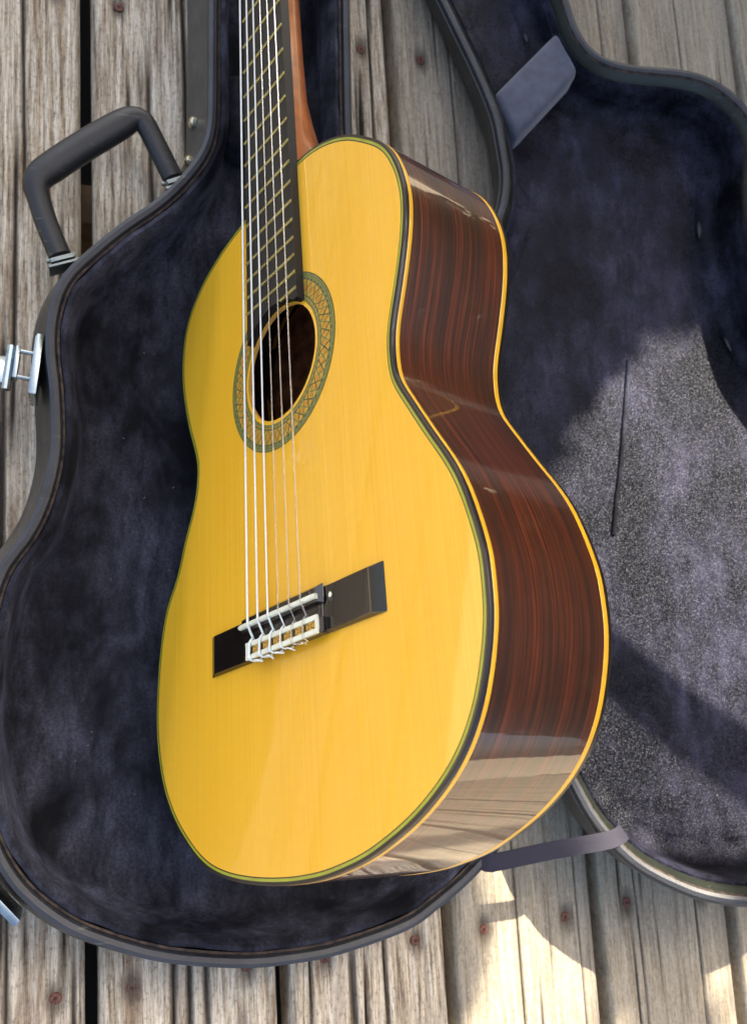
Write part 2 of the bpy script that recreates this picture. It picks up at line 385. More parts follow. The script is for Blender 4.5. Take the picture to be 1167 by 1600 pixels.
for n in range(-4, 12):
    xa = X0 + n * PITCH + (PITCH - BW) / 2; xc = xa + BW / 2
    vis = -1 <= n <= 5; old = n <= 1
    nx = 110 if vis else 10
    ys = np.concatenate([np.linspace(YA, -0.48, 8)[:-1], np.linspace(-0.48, 1.0, 260), np.linspace(1.0, YB, 8)[1:]]) if vis else np.linspace(YA, YB, 12)
    t = np.linspace(0, 1, nx); X, Y = np.meshgrid((t - 0.5) * BW, ys)
    e = np.minimum(t, 1 - t) * BW; r = 0.007
    Z = np.zeros_like(X) - np.where(e < r, r - np.sqrt(np.maximum(r * r - (r - e) ** 2, 0)), 0)[None, :]
    crack = np.zeros_like(X); stain = np.zeros_like(X)
    if vis:
        amp = 0.0024 if old else 0.0009
        Z += amp * (vnoise(X * 330 + 7 * n + 50, Y * 5 + 3, n + 20) + 0.6 * vnoise(X * 800 + 90, Y * 12, n + 50)) + 0.5 * amp * vnoise(X * 80 + 9, Y * 3, n + 80)
        rr = np.random.default_rng(100 + n)
        for q in range(22 if old else 9):
            x0 = (rr.random() - 0.5) * BW * 0.9; y0 = rr.uniform(-0.5, 0.9); ln = rr.uniform(0.08, 0.5); w = rr.uniform(0.0008, 0.0020) * (1.4 if old else 0.8)
            xc_ = x0 + 0.004 * vnoise(Y * 6 + q * 3, Y * 0 + q, n + 200) + 0.02 * (Y - y0) * (rr.random() - 0.5)
            a = np.exp(-((X - xc_) / w) ** 2) * np.clip((ln / 2 - np.abs(Y - y0)) / 0.06, 0, 1)
            Z -= 0.0045 * a * (1 if old else 0.6); crack = np.maximum(crack, a)
        if n >= 2:   # a long straight seam down the board
            x0 = (rr.random() - 0.5) * BW * 0.5; a = np.exp(-((X - x0 - 0.003 * vnoise(Y * 4, Y * 0 + 2, n)) / 0.0011) ** 2); Z -= 0.003 * a; crack = np.maximum(crack, 0.8 * a)
    sx = []
    for y in (-0.66, -0.24, 0.17, 0.597):
        for q, dx in enumerate((-BW / 2 + 0.024, BW / 2 - 0.024)):
            px = dx + (0.004 * math.sin(n * 7 + q * 3)); py = y + 0.002 * math.sin(n * 5 + q)
            if n == 1 and q == 0 and y == -0.24: px += 0.004
            sx.append((px, py)); d = np.hypot(X - px, (Y - py) * 0.55)
            Z -= 0.0022 * np.clip((0.0075 - d) / 0.003, 0, 1); stain = np.maximum(stain, np.clip((0.010 - d) / 0.006, 0, 1))
    edge = np.broadcast_to(np.clip((0.018 - (1 - t) * BW) / 0.016, 0, 1) if not old else 0.5 * np.clip((0.008 - e) / 0.006, 0, 1), X.shape) * (0.7 + 0.6 * vnoise(X * 30, Y * 9, n + 5))
    ny = len(ys); V = np.stack([X, Y, Z], -1).reshape(-1, 3)
    F = [(i * nx + j, i * nx + j + 1, (i + 1) * nx + j + 1, (i + 1) * nx + j) for i in range(ny - 1) for j in range(nx - 1)]
    b = len(V); low = np.stack([np.stack([np.full(ny, -BW / 2), ys, np.full(ny, -0.036)], -1), np.stack([np.full(ny, BW / 2), ys, np.full(ny, -0.036)], -1)], 1).reshape(-1, 3)
    V = np.vstack([V, low])
    for i in range(ny - 1):
        F.append((b + 2 * i, i * nx, (i + 1) * nx, b + 2 * i + 2)); F.append((i * nx + nx - 1, b + 2 * i + 1, b + 2 * i + 3, (i + 1) * nx + nx - 1)); F.append((b + 2 * i, b + 2 * i + 2, b + 2 * i + 3, b + 2 * i + 1))
    F.append([b, b + 1] + list(range(nx - 1, -1, -1))); F.append([b + 2 * ny - 1, b + 2 * ny - 2] + list(range((ny - 1) * nx, ny * nx)))
    o = mk('deck_board', V, F, M['deck_old'] if old else M['deck'], deck, smooth=50)
    o.location = (xc, 0, 0.0)
    for nm, arr in (('crack', crack), ('edge', edge), ('stain', stain)):
        at = o.data.attributes.new(nm, 'FLOAT', 'POINT'); at.data.foreach_set('value', np.concatenate([np.asarray(arr, np.float32).ravel(), np.zeros(len(low), np.float32)]))
    if -2 <= n <= 6:
        for px, py in sx:
            s_ = link(bpy.data.objects.new('screw', screw_me), o); s_.location = (px, py, -0.0016); s_.rotation_euler = (0, 0, random.random() * 3)

# ------------------------------------------------------------------ guitar case
TH = math.radians(2.0)
case = empty('guitar_case', Matrix.Translation((0.1474, -0.2169, 0)) @ Matrix.Rotation(-TH, 4, 'Z'))
tag(case, 'open black hard guitar case with dark plush lining lying on the deck', 'guitar case')
CI = np.array(case.matrix_world.inverted())
PR = [(0, 0), (1, 30), (8, 71), (15, 97), (25, 122), (36, 145), (51, 165), (67, 181), (90, 195), (120, 206), (155, 212), (190, 213), (225, 210), (255, 205), (279, 198), (294, 187), (315, 177), (338, 171), (361, 168), (384, 169), (408, 171), (427, 174), (446, 175), (466, 173), (482, 169), (496, 162), (509, 151), (526, 136), (542, 120), (557, 103), (575, 87), (592, 75), (608, 66), (626, 61), (646, 60), (709, 60), (800, 61), (940, 66), (1010, 90), (1060, 96), (1180, 92), (1200, 84), (1206, 60)]
adj = {36: 133, 51: 153, 67: 170, 90: 187, 25: 114}
right = [(adj.get(s, d) / 1000, s / 1000) for s, d in PR]; left = [(-d / 1000, s / 1000) for s, d in PR[1:]][::-1]
TC = 1.038 * ccw(smooth_loop(spline(right + left, 620), 4))
n_t = len(TC); ta = np.arange(n_t)
RIM = 0.075
wob = 0.0012 * np.sin(ta * 0.31) + 0.0009 * np.sin(ta * 0.93 + 1)
# outer shell: flares out below the rim
V, F, Rw = rings(TC, [(0.004, RIM), (0.0, RIM - 0.004), (-0.001, RIM - 0.018), (-0.006, RIM - 0.030), (-0.012, 0.030), (-0.011, 0.016), (-0.004, 0.004), (0.012, 0.002)])
V = V.tolist(); b = len(V); bl = V[-n_t:]
tray = mk('tray', V, F + [tuple(range(b - n_t, b))], M['vinyl'], case)
# rim: rounded vinyl lip with a worn wooden core line inside it
V, F, Rw = rings(TC, [(0.0005, RIM - 0.010), (-0.0012, RIM - 0.002), (0.0, RIM + 0.0025), (0.003, RIM + 0.0038), (0.0062, RIM + 0.0025), (0.0075, RIM - 0.001), (0.0082, RIM + 0.0005), (0.0098, RIM - 0.0005)])
mk('rim', V, F, [M['edge_vinyl'], M['worn']], tray, [1 if r >= 5 else 0 for r in Rw])
# plush lining: padded wall, cove, floor
V, F, Rw = rings(TC, [(0.0095, RIM - 0.004), (0.0108 + 0 * 0, RIM + wob), (0.0140, RIM + 0.0005 + wob), (0.0175, RIM - 0.005), (0.0185, RIM - 0.018), (0.0190, 0.045), (0.0200, 0.028), (0.0225, 0.019), (0.0275, 0.0135), (0.036, 0.012)])
V = V.copy(); nn = len(V)
V[:, 0] += 0.0016 * vnoise(V[:, 1] * 60 + 20, V[:, 2] * 45 + 9, 3); V[:, 1] += 0.0016 * vnoise(V[:, 0] * 60 + 20, V[:, 2] * 45 + 9, 4)
fv, ff = fill([V[-n_t:, :2]])
base = nn; V2 = np.vstack([V, np.column_stack([fv[:, :2], np.full(len(fv), 0.012)])])
mk('lining', V2, F + [tuple(i + base for i in q) for q in ff], M['plush'], tray, smooth=60)

def W2(d, s, z): # tray-plan coordinates
    return np.array((d, s, z), float)
# pale lint caught in the plush
rr = np.random.default_rng(12); g = G(); n_ = 0
while n_ < 60:
    x, y = rr.uniform(-0.17, 0.12), rr.uniform(0.05, 0.50)
    if np.min(np.linalg.norm(TC - (x, y), axis=1)) < 0.05: continue
    a = rr.random() * 6.3; L = rr.uniform(0.0003, 0.0011); d = np.array([math.cos(a), math.sin(a), 0]) * L; c = np.array([x, y, 0.0128])
    g.tube([c - d, c + (d[1] * 0.3, -d[0] * 0.3, 0.0003), c + d], rr.uniform(0.00012, 0.00028), 5); n_ += 1
lint = g.build('lint', M['lint'], tray); lint['kind'] = 'stuff'
# padded neck support across the tray neck
g = G(); g.box((0.0, 0.695, 0.030), (0.044, 0.035, 0.018), bev=0.010); g.build('neck_rest', M['plush'], tray, smooth=60)
# rivets on the neck wall
def toL(p, z=None):
    p = np.array(p, float)
    if z is not None: p = np.array([p[0] * (0.7516 - z) / (0.7516 - p[2]), p[1] * (0.7516 - z) / (0.7516 - p[2]), z])
    return CI[:3, :3] @ p + CI[:3, 3]
for p in ((0.098, 0.449, 0.060), (0.085, 0.421, 0.060)):
    q = toL(p); q = np.array([-0.0705 - (0.02 if q[1] < 0.655 else 0.0), q[1] + 0.012, 0.04])
    i = np.argmin(np.linalg.norm(TC - q[:2], axis=1)); nrm = offset(TC, -1)[i] - TC[i]; c = np.array([*(TC[i] + nrm * 0.009), 0.042])
    g = G(); g.lathe([(0.0052, -0.002), (0.0050, 0.001), (0.0036, 0.0024), (0.0014, 0.0030)], c, (nrm[0], nrm[1], 0.25), 14); g.build('rivet', M['brass'], tray)

# handle
hp = [toL(p, 0.044) for p in ((0.081, 0.401, 0.055), (0.068, 0.428, 0.056), (0.060, 0.4440, 0.057), (0.0555, 0.4490, 0.057), (0.0480, 0.4485, 0.057), (0.040, 0.443, 0.057), (0.008, 0.4165, 0.058), (-0.016, 0.395, 0.058), (-0.0225, 0.388, 0.058), (-0.0255, 0.380, 0.058), (-0.0240, 0.371, 0.058), (-0.018, 0.350, 0.057), (-0.008, 0.324, 0.055))]
hc = spline(hp, 60, closed=False); t = np.linspace(0, 1, 60)
rad = 0.0090 + 0.0036 * np.exp(-((t - 0.5) / 0.24) ** 6)
g = G(); g.tube(hc, rad, 20, flat=0.80)
handle = g.build('handle', M['handle'], case, smooth=60)
for e, d in ((hc[0], hc[0] - hc[4]), (hc[-1], hc[-1] - hc[-5])):
    d = d / np.linalg.norm(d); sd = np.array([-d[1], d[0], 0])
    g = G(); R_ = np.column_stack([sd, d, (0, 0, 1)])
    g.box(e + d * 0.006, (0.0095, 0.0018, 0.010), R=R_, bev=0.0008); g.tube([e - sd * 0.0115 + d * 0.002, e + sd * 0.0115 + d * 0.002], 0.0018, 8)
    g.box(e + d * 0.010, (0.0125, 0.0010, 0.009), R=R_, bev=0.0005)
    g.build('handle_bracket', M['dull_metal'], handle)

# latches
def latch(p, ang, s=1.0, open_=True):
    c = toL(p, p[2] - 0.021); ca, sa = math.cos(ang), math.sin(ang); R_ = np.array([[ca, -sa, 0], [sa, ca, 0], [0, 0, 1]])   # local -x points out of the case
    L = lambda *q: c + R_ @ np.array(q, float)
    g = G(); g.box(L(0.0, 0, -0.006), (0.0026, 0.0235, 0.017), R=R_, bev=0.0010); g.box(L(-0.0022, 0.0, 0.006), (0.0012, 0.0225, 0.0030), R=R_, bev=0.0008)
    pl = g.build('latch', M['chrome'], case)
    g = G(); g.box(L(-0.014, 0.0, 0.003), (0.0016, 0.0125, 0.006), R=R_, bev=0.0008)
    g.tube([L(-0.003, 0.010, 0.002), L(-0.016, 0.010, 0.004)], 0.0016, 8); g.tube([L(-0.003, -0.010, 0.002), L(-0.016, -0.010, 0.004)], 0.0016, 8)
    g.build('latch_loop', M['chrome'], pl)
    g = G(); g.box(L(-0.032, -0.006, 0.002), (0.015, 0.0105, 0.0018), R=R_, bev=0.0010); g.tube([L(-0.019, -0.021, 0.003), L(-0.019, 0.013, 0.003)], 0.0034, 10)
    g.tube([L(-0.027, -0.021, 0.0025), L(-0.040, -0.021, 0.001)], 0.0026, 8); g.tube([L(-0.027, 0.0095, 0.0045), L(-0.040, 0.0095, 0.0035)], 0.0022, 8)
    g.build('latch_lever', M['chrome'], pl); return pl
latch((-0.0235, 0.220, 0.088), math.radians(-5))
latch((-0.049, -0.143, 0.078), math.radians(42))
tag(bpy.data.objects['latch'], None)

# lid: lies open on its back beyond the hinge, tilted a little
MP = np.array([[0.92541658, -0.32308999, -0.19803286], [0.33682409, 0.94075295, 0.0391588], [0.17364818, -0.10294044, 0.97941287]]); PP = np.array([0.56, 0.05, 0.105])
LP = [(-13, 740), (-13, 690), (-12, 625), (-12, 590), (-12, 553), (-13, 520), (-16, 488), (-24, 458), (-32, 432), (-45, 408), (-62, 388), (-84, 368), (-108, 345), (-130, 318), (-146, 288), (-156, 255), (-160, 222), (-160, 190), (-165, 155), (-176, 120), (-192, 85), (-206, 45), (-214, 0), (-217, -50), (-215, -106), (-212, -131), (-204, -157), (-192, -181), (-173, -204), (-152, -224), (-120, -244), (-75, -261), (-25, -272), (25, -273), (80, -264), (130, -243), (172, -208), (200, -162), (216, -110), (222, -55), (221, 0), (214, 55), (203, 105), (190, 150), (178, 190), (176, 215), (180, 245), (187, 280), (197, 313), (214, 345), (231, 372), (238, 395), (237, 415), (227, 442), (211, 462), (188, 477), (151, 493), (125, 508), (110, 528), (107, 557), (112, 586), (115, 640), (115, 740), (108, 775), (90, 788), (51, 792), (10, 788), (-7, 775)]
LC = ccw(smooth_loop(spline(np.array(LP) / 1000, 620), 3)); nl = len(LC); la = np.arange(nl)
def toW(V): return np.asarray(V) @ MP.T + PP
DEP = lambda q: 0.066 + 0.050 * q[:, 0] - 0.055 * q[:, 1]      # the lid is deeper over the body than over the neck
DV = DEP(LC)
V, F, Rw = rings(LC, [(0.002, 0.0), (-0.001, -0.006), (-0.002, -0.020), (-0.002, -0.65 * DV), (0.000, -0.92 * DV), (0.006, -DV - 0.001), (0.016, -DV - 0.003)])
lid = mk('lid', toW(V), F + [tuple(range(len(V) - nl, len(V)))], M['vinyl'], case, inv=CI)
V, F, Rw = rings(LC, [(0.001, -0.012), (-0.0018, -0.007), (-0.0022, -0.001), (-0.0008, 0.0018), (0.0025, 0.0024), (0.0052, 0.001), (0.0066, -0.002), (0.0100, -0.005), (0.0125, -0.011)])
mk('rim', toW(V), F, [M['edge_vinyl'], M['valance'], M['worn']], lid, [0 if r < 5 else (2 if r == 5 else 1) for r in Rw], inv=CI)
wob = 0.0016 * np.sin(la * 0.23) + 0.0012 * np.sin(la * 0.71 + 1)
V, F, Rw = rings(LC, [(0.0118, -0.010), (0.0140, -0.009), (0.0165, -0.016), (0.0175, -0.40 * DV), (0.0185, -0.75 * DV), (0.021, -0.90 * DV + 0.4 * wob), (0.026, -0.96 * DV + wob), (0.033, -DV + wob), (0.040, -DEP(offset(LC, 0.040, 10)))])
fv, ff = fill([V[-nl:, :2]]); nn = len(V)
V2 = np.vstack([V, np.column_stack([fv[:, :2], -DEP(fv)])])
mk('lining', toW(V2), F + [tuple(i + nn for i in q) for q in ff], M['plush_lid'], lid, smooth=60, inv=CI)
sp = spline(np.array([(0.030, 0.230), (0.004, 0.1856), (-0.0228, 0.1405), (-0.047, 0.1026), (-0.062, 0.078)]), 30, False)
g = G(); g.tube(np.column_stack([sp, -DEP(sp) + 0.0004]), 0.0024, 8, up=(0, 0, 1)); mk('lining_seam', toW(g.v), g.f, M['plush'], lid, inv=CI, smooth=60)
# plush pad across the lid's neck
bm = bmesh.new()
top = [(0.002, 0.468), (0.096, 0.516), (0.096, 0.566), (0.002, 0.520)]
lo = [bm.verts.new((x, y, -0.036)) for x, y in top]; hi = [bm.verts.new((x, y, -0.010)) for x, y in top]
bm.faces.new(hi); bm.faces.new(lo[::-1])
for i in range(4): bm.faces.new((lo[i], lo[(i + 1) % 4], hi[(i + 1) % 4], hi[i]))
bmesh.ops.bevel(bm, geom=[e for e in bm.edges if e.verts[0] in hi or e.verts[1] in hi], offset=0.007, segments=4, affect='EDGES', profile=0.5)
bm.verts.index_update(); g = G(); g.add([v.co[:] for v in bm.verts], [[v.index for v in f.verts] for f in bm.faces]); bm.free()
mk('neck_pad', toW(g.v), g.f, M['pad'], lid, smooth=60, inv=CI)
# glossy welt round the rim's outer edge
Cw = offset(LC, -0.0026); g = G(); pts = np.column_stack([np.vstack([Cw, Cw[:1]]), np.full(nl + 1, -0.0035)])
g.tube(pts, 0.0012, 8, up=(0, 0, 1), cap=False)
mk('welt', toW(g.v), g.f, M['welt'], lid, inv=CI, smooth=80)
# stay strap between tray and lid
A = np.array([0.276, -0.146, 0.050]); B = np.array([0.311, -0.1665, 0.0805]); C_ = np.array([0.414, -0.1590, 0.0925])
path = spline([A, B - (0.004, -0.001, 0.002), B + (0.006, 0, 0.0005), (B + C_) / 2 + (0, 0, -0.001), C_, C_ + (0.016, 0.004, -0.004)], 40, closed=False)
T = np.gradient(path, axis=0); T /= np.linalg.norm(T, axis=1)[:, None]
tw = np.linspace(-0.15, 0.25, 40); V = []
for p, t_, w in zip(path, T, tw):
    sd = np.cross(t_, (0, 0, 1)); sd /= np.linalg.norm(sd); up = np.cross(sd, t_); d = sd * math.cos(w) + up * math.sin(w); nrm = np.cross(d, t_)
    V += [p + d * 0.0068 + nrm * 0.0006, p - d * 0.0068 + nrm * 0.0006, p - d * 0.0068 - nrm * 0.0006, p + d * 0.0068 - nrm * 0.0006]
F = [(4 * i + j, 4 * i + (j + 1) % 4, 4 * i + 4 + (j + 1) % 4, 4 * i + 4 + j) for i in range(39) for j in range(4)] + [(0, 3, 2, 1), (156, 157, 158, 159)]
mk('stay_strap', V, F, M['ribbon'], case, inv=CI)

# ------------------------------------------------------------------ guitar
GR = np.array([[0.3613629, 0.05462051, -0.93082407], [0.17062847, 0.97755208, 0.12360359], [0.9166803, -0.20349084, 0.34393124]]); GT = (0.11626661, -0.12622042, 0.25337605)
gm = Matrix.Identity(4)
for i in range(3):
    for j in range(3): gm[i][j] = GR[i, j]
    gm[i][3] = GT[i]
gt = empty('classical_guitar', gm)
tag(gt, 'classical guitar with golden top and dark rosewood sides propped in the case', 'guitar')
OR = [(32, 484), (47, 482), (65, 476), (86, 464), (103, 449), (122, 428), (132, 406), (136, 386), (136, 371), (132, 349), (123, 321), (115, 299), (113, 284), (114, 267), (124, 247), (137, 223), (149, 202), (156, 186), (161, 168), (165, 148), (165, 135), (164, 118), (160, 101), (155, 87), (150, 76), (140, 61), (128, 49), (116, 40), (100, 30.5), (81, 22), (60, 14.5), (35, 9), (18, 6.5), (-10, 5), (-44, 6)]
OL = [(-44, 482), (-81, 475), (-114, 461), (-137, 437), (-144, 404), (-141, 372), (-131, 338), (-120, 311), (-117, 295), (-123, 271), (-137, 248), (-148, 224), (-165, 203), (-174, 176), (-178, 148), (-179, 124), (-176, 101), (-167, 75), (-152, 53), (-131, 34), (-105, 18), (-77, 10)]
GC = ccw(smooth_loop(spline(np.array(OR + OL[::-1] + [(0, 486)]) / 1000, 420), 6)); ng = len(GC)
def depth(u): return 0.0925 - 0.0035 * np.clip(u / 0.486, 0, 1)
HU, HR = 0.3335, 0.0412
ang = np.linspace(0, 2 * np.pi, 72, endpoint=False)
hole = np.column_stack([HR * np.cos(ang), HU + HR * np.sin(ang)])
# soundboard with its sound hole and the hole's edge
inn = offset(GC, 0.0044, 1)
fv, ff = fill([inn, hole]); g = G()
g.add(np.column_stack([fv[:, :2], np.zeros(len(fv))]), ff, 0)
g.add(np.column_stack([fv[:, :2], np.full(len(fv), -0.0028)]), [q[::-1] for q in ff], 1)
hv = np.vstack([np.column_stack([hole, np.zeros(72)]), np.column_stack([hole, np.full(72, -0.0028)])])
g.add(hv, [(j, 72 + j, 72 + (j + 1) % 72, (j + 1) % 72) for j in range(72)], 1)
g.build('soundboard', [M['spruce'], M['lining_wood']], gt, smooth=30)
# purfling and binding
V, F, Rw = rings(GC, [(0.0045, 0.0), (0.0038, 0.0002), (0.0022, 0.0002), (0.0017, 0.0002)])
mk('purfling', V, F[::1], [M['blackline'], M['greenline'], M['blackline']], gt, Rw, smooth=30)
V, F, Rw = rings(GC, [(0.0017, 0.0001), (0.0005, 0.0001), (0.0001, -0.0002), (0.0, -0.0005), (0.0, -0.0030)])
mk('binding', V, [q[::-1] for q in F], M['binding'], gt, smooth=25)
V, F, Rw = rings(GC, [(0.0, -0.0030), (-0.00012, -0.0032), (-0.00012, -0.0056), (0.0, -0.0058)])
mk('side_purfling', V, [q[::-1] for q in F], M['amber'], gt, smooth=70)
arc = np.concatenate([[0], np.cumsum(np.linalg.norm(np.diff(GC, axis=0), axis=1))]); D = depth(GC[:, 1])
# side as a strip (own seam so the grain runs round without a jump)
rowsz = [np.full(ng, -0.0057), -0.0057 - (D - 0.0133) * 0.33, -0.0057 - (D - 0.0133) * 0.66, -(D - 0.0076)]
V = []; UV = []
for z in rowsz:
    for i in range(ng + 1):
        j = i % ng; V.append((*GC[j], z[j])); UV.append((arc[j] if i < ng else arc[-1] + 0.003, z[j]))
F = [(r * (ng + 1) + i, (r + 1) * (ng + 1) + i, (r + 1) * (ng + 1) + i + 1, r * (ng + 1) + i + 1) for r in range(3) for i in range(ng)]
o = mk('side', V, F, M['side'], gt, smooth=80, uv=UV)
V, F, Rw = rings(GC, [(0.0, -(D - 0.0077)), (-0.0002, -(D - 0.0072)), (-0.0002, -(D - 0.0044)), (0.0, -(D - 0.0040))])
mk('back_purfling', V, [q[::-1] for q in F], M['amber'], gt, smooth=70)
V, F, Rw = rings(GC, [(0.0, -(D - 0.0041)), (0.0, -(D - 0.0016)), (0.0006, -(D - 0.0005)), (0.0020, -D)])
mk('back_binding', V, [q[::-1] for q in F], M['binding'], gt, smooth=70)
cen = GC.mean(0); V = []; F = []
for k_, s_ in enumerate((1.0, 0.85, 0.6, 0.3)):
    q = cen + (offset(GC, 0.0018) - cen) * s_; V.append(np.column_stack([q, -depth(q[:, 1]) - 0.006 * (1 - s_ ** 2)]))
V = np.vstack(V + [[[cen[0], cen[1], -depth(cen[1]) - 0.006]]])
for r in range(3): F += [(r * ng + j, (r + 1) * ng + j, (r + 1) * ng + (j + 1) % ng, r * ng + (j + 1) % ng) for j in range(ng)]
F += [(3 * ng + j, 4 * ng, 3 * ng + (j + 1) % ng) for j in range(ng)]
mk('back', V, F, M['back'], gt, smooth=80)

q = [offset(GC, 0.0045)]
V = np.vstack([np.column_stack([q[0], -depth(q[0][:, 1]) + 0.004]), [[cen[0], cen[1], -depth(cen[1]) + 0.001]]])
mk('inner_back', V, [(j, (j + 1) % ng, ng) for j in range(ng)], M['inner'], gt, smooth=80)
# rosette: inlaid rings and a mosaic band, a hair proud of the top
g = G(); NS = 144; A_ = np.linspace(0, 2 * np.pi, NS, endpoint=False)
def ringband(r0, r1, mi, z=0.00022):
    v = [(r * math.cos(a), HU + r * math.sin(a), z) for r in (r0, r1) for a in A_]
    g.add(v, [(j, NS + j, NS + (j + 1) % NS, (j + 1) % NS) for j in range(NS)], [mi(j) if callable(mi) else mi for j in range(NS)])
for r0, r1, mi in ((0.0440, 0.0444, 0), (0.0444, 0.0456, 1), (0.0456, 0.0460, 0), (0.0460, 0.0466, 2), (0.0466, 0.0478, lambda j: 0 if j % 2 else 1), (0.0478, 0.0482, 0),
                   (0.0482, 0.0576, 2), (0.0576, 0.0580, 0), (0.0580, 0.0592, lambda j: 1 if j % 2 else 0), (0.0592, 0.0604, 1), (0.0604, 0.0608, 0), (0.0608, 0.0622, 1), (0.0622, 0.0629, 0)):
    ringband(r0, r1, mi)
NM = 56; zt = 0.00034; P = lambda r, a: (r * math.cos(a), HU + r * math.sin(a), zt)
for i in range(NM):
    a0 = 2 * np.pi * i / NM; da = np.pi / NM
    for s0, e0 in ((0.0484, 0.0574), (0.0574, 0.0484)):      # crossing zigzag lines
        w = 0.15 * da
        g.add([P(s0, a0 - w), P(s0, a0 + w), P(e0, a0 + 2 * da + w), P(e0, a0 + 2 * da - w)] if s0 > e0 else [P(s0, a0 - w), P(e0, a0 + 2 * da - w), P(e0, a0 + 2 * da + w), P(s0, a0 + w)], [(0, 3, 2, 1) if s0 > e0 else (0, 1, 2, 3)], 0 if i % 2 else 1)
    ac = a0 + 0.0 * da; rc = 0.0529                          # orange diamonds
    g.add([(x, y, z + 0.0001) for x, y, z in (P(rc - 0.0020, ac), P(rc, ac + 0.45 * da), P(rc + 0.0020, ac), P(rc, ac - 0.45 * da))], [(0, 3, 2, 1)], 3)
for q in range(len(g.f)):
    a, b, c = (np.array(g.v[i]) for i in g.f[q][:3])
    if np.cross(b - a, c - a)[2] < 0: g.f[q] = g.f[q][::-1]
g.build('rosette', [M['ros_dark'], M['ros_mid'], M['ros_gold'], M['ros_orange']], gt, smooth=0)

# fretboard: its end follows the sound hole
US = 0.1565; fu = lambda n: US + 0.650 * 2 ** (-n / 12); UN = US + 0.650
hw = lambda u: 0.0315 - 0.0055 * (u - 0.373) / (UN - 0.373)
ztop = lambda u: 0.0062 + 0.0010 * np.clip((u - 0.49) / 0.32, 0, 1)
vs_ = np.linspace(-1, 1, 17); ends = []
for t in vs_:
    v = t * 0.0315; e = HU + math.sqrt(max((HR + 0.0008) ** 2 - v * v, 0)); ends.append(max(e, 0.3655 if t > 0.55 else e))
us = np.concatenate([[0.0], np.linspace(0.03, 1, 24)]); V = []; F = []
for k_, zf in enumerate((1, 0)):
    for a in us:
        for t, e in zip(vs_, ends):
            u = e + (UN - e) * a; V.append((t * hw(u), u, ztop(u) if zf else 0.0001 if u < 0.486 else -0.0005))
nv = 17; nu = len(us); o2 = nv * nu
F += [(i * nv + j, i * nv + j + 1, (i + 1) * nv + j + 1, (i + 1) * nv + j) for i in range(nu - 1) for j in range(nv - 1)]
F += [(o2 + i * nv + j, o2 + (i + 1) * nv + j, o2 + (i + 1) * nv + j + 1, o2 + i * nv + j + 1) for i in range(nu - 1) for j in range(nv - 1)]
F += [(j, o2 + j, o2 + j + 1, j + 1) for j in range(nv - 1)] + [((nu - 1) * nv + j, (nu - 1) * nv + j + 1, o2 + (nu - 1) * nv + j + 1, o2 + (nu - 1) * nv + j) for j in range(nv - 1)]
F += [(i * nv, (i + 1) * nv, o2 + (i + 1) * nv, o2 + i * nv) for i in range(nu - 1)] + [(i * nv + nv - 1, o2 + i * nv + nv - 1, o2 + (i + 1) * nv + nv - 1, (i + 1) * nv + nv - 1) for i in range(nu - 1)]
fb = mk('fretboard', V, F, M['ebony'], gt, smooth=30)
for n in range(1, 20):
    u = fu(n); h_ = hw(u) - 0.0004; v0 = -h_ if n < 19 else 0.012
    g = G(); g.tube([(v0, u, ztop(u)), (h_, u, ztop(u))], 0.00125, 8, up=(0, 0, 1)); g.build('fret', M['fret'], fb, smooth=60)

# neck with heel
V = []; F = []; st = [(0.4862, 0.088, 0.021), (0.490, 0.086, 0.0215), (0.498, 0.070, 0.0225), (0.508, 0.052, 0.024), (0.520, 0.038, 0.0262), (0.535, 0.029, 0.0285), (0.555, 0.0235, 0.0295), (0.60, 0.0215, 0.0292), (0.70, 0.0208, 0.0278), (0.79, 0.0200, 0.0262), (0.8065, 0.0196, 0.0258)]
m_ = 18
for u, d, w in st:
    w0 = hw(u) - 0.0003
    for j in range(m_ + 1):
        a = math.pi * j / m_; x = math.cos(a); v = w0 * math.copysign(abs(x) ** 0.75, x) if d < 0.03 else (w0 + (w - w0) * 0) * math.copysign(abs(x) ** 0.6, x) * (1 - (1 - w / w0 * 0.75) * math.sin(a) ** 2 * 0.6)
        V.append((v, u, -0.0004 - d * math.sin(a) ** (0.8 if d < 0.03 else 1.0)))
F = [(i * (m_ + 1) + j, (i + 1) * (m_ + 1) + j, (i + 1) * (m_ + 1) + j + 1, i * (m_ + 1) + j + 1) for i in range(len(st) - 1) for j in range(m_)]
F += [(i * (m_ + 1) + m_, (i + 1) * (m_ + 1) + m_, (i + 1) * (m_ + 1), i * (m_ + 1)) for i in range(len(st) - 1)]
F += [tuple(range(m_ + 1)), tuple(range((len(st) - 1) * (m_ + 1), len(st) * (m_ + 1)))[::-1]]
mk('neck', V, F, M['cedar'], gt, smooth=50)
g = G(); g.box((0, UN + 0.0025, 0.0040), (0.0258, 0.0025, 0.0058), bev=0.0008); g.build('nut', M['bone'], gt)
a = math.radians(-13); R_ = np.array([[1, 0, 0], [0, math.cos(a), -math.sin(a)], [0, math.sin(a), math.cos(a)]])
g = G()
for cv, hh in (((0, 0.028, -0.010), (0.030, 0.028, 0.009)), ((0.0265, 0.100, -0.010), (0.0075, 0.045, 0.009)), ((-0.0265, 0.100, -0.010), (0.0075, 0.045, 0.009)), ((0, 0.100, -0.010), (0.0055, 0.045, 0.009)), ((0, 0.168, -0.010), (0.036, 0.024, 0.009))):
    g.box(R_ @ np.array(cv) + (0, UN + 0.005, 0), hh, R=R_, bev=0.0015)
g.build('headstock', M['cedar'], gt)

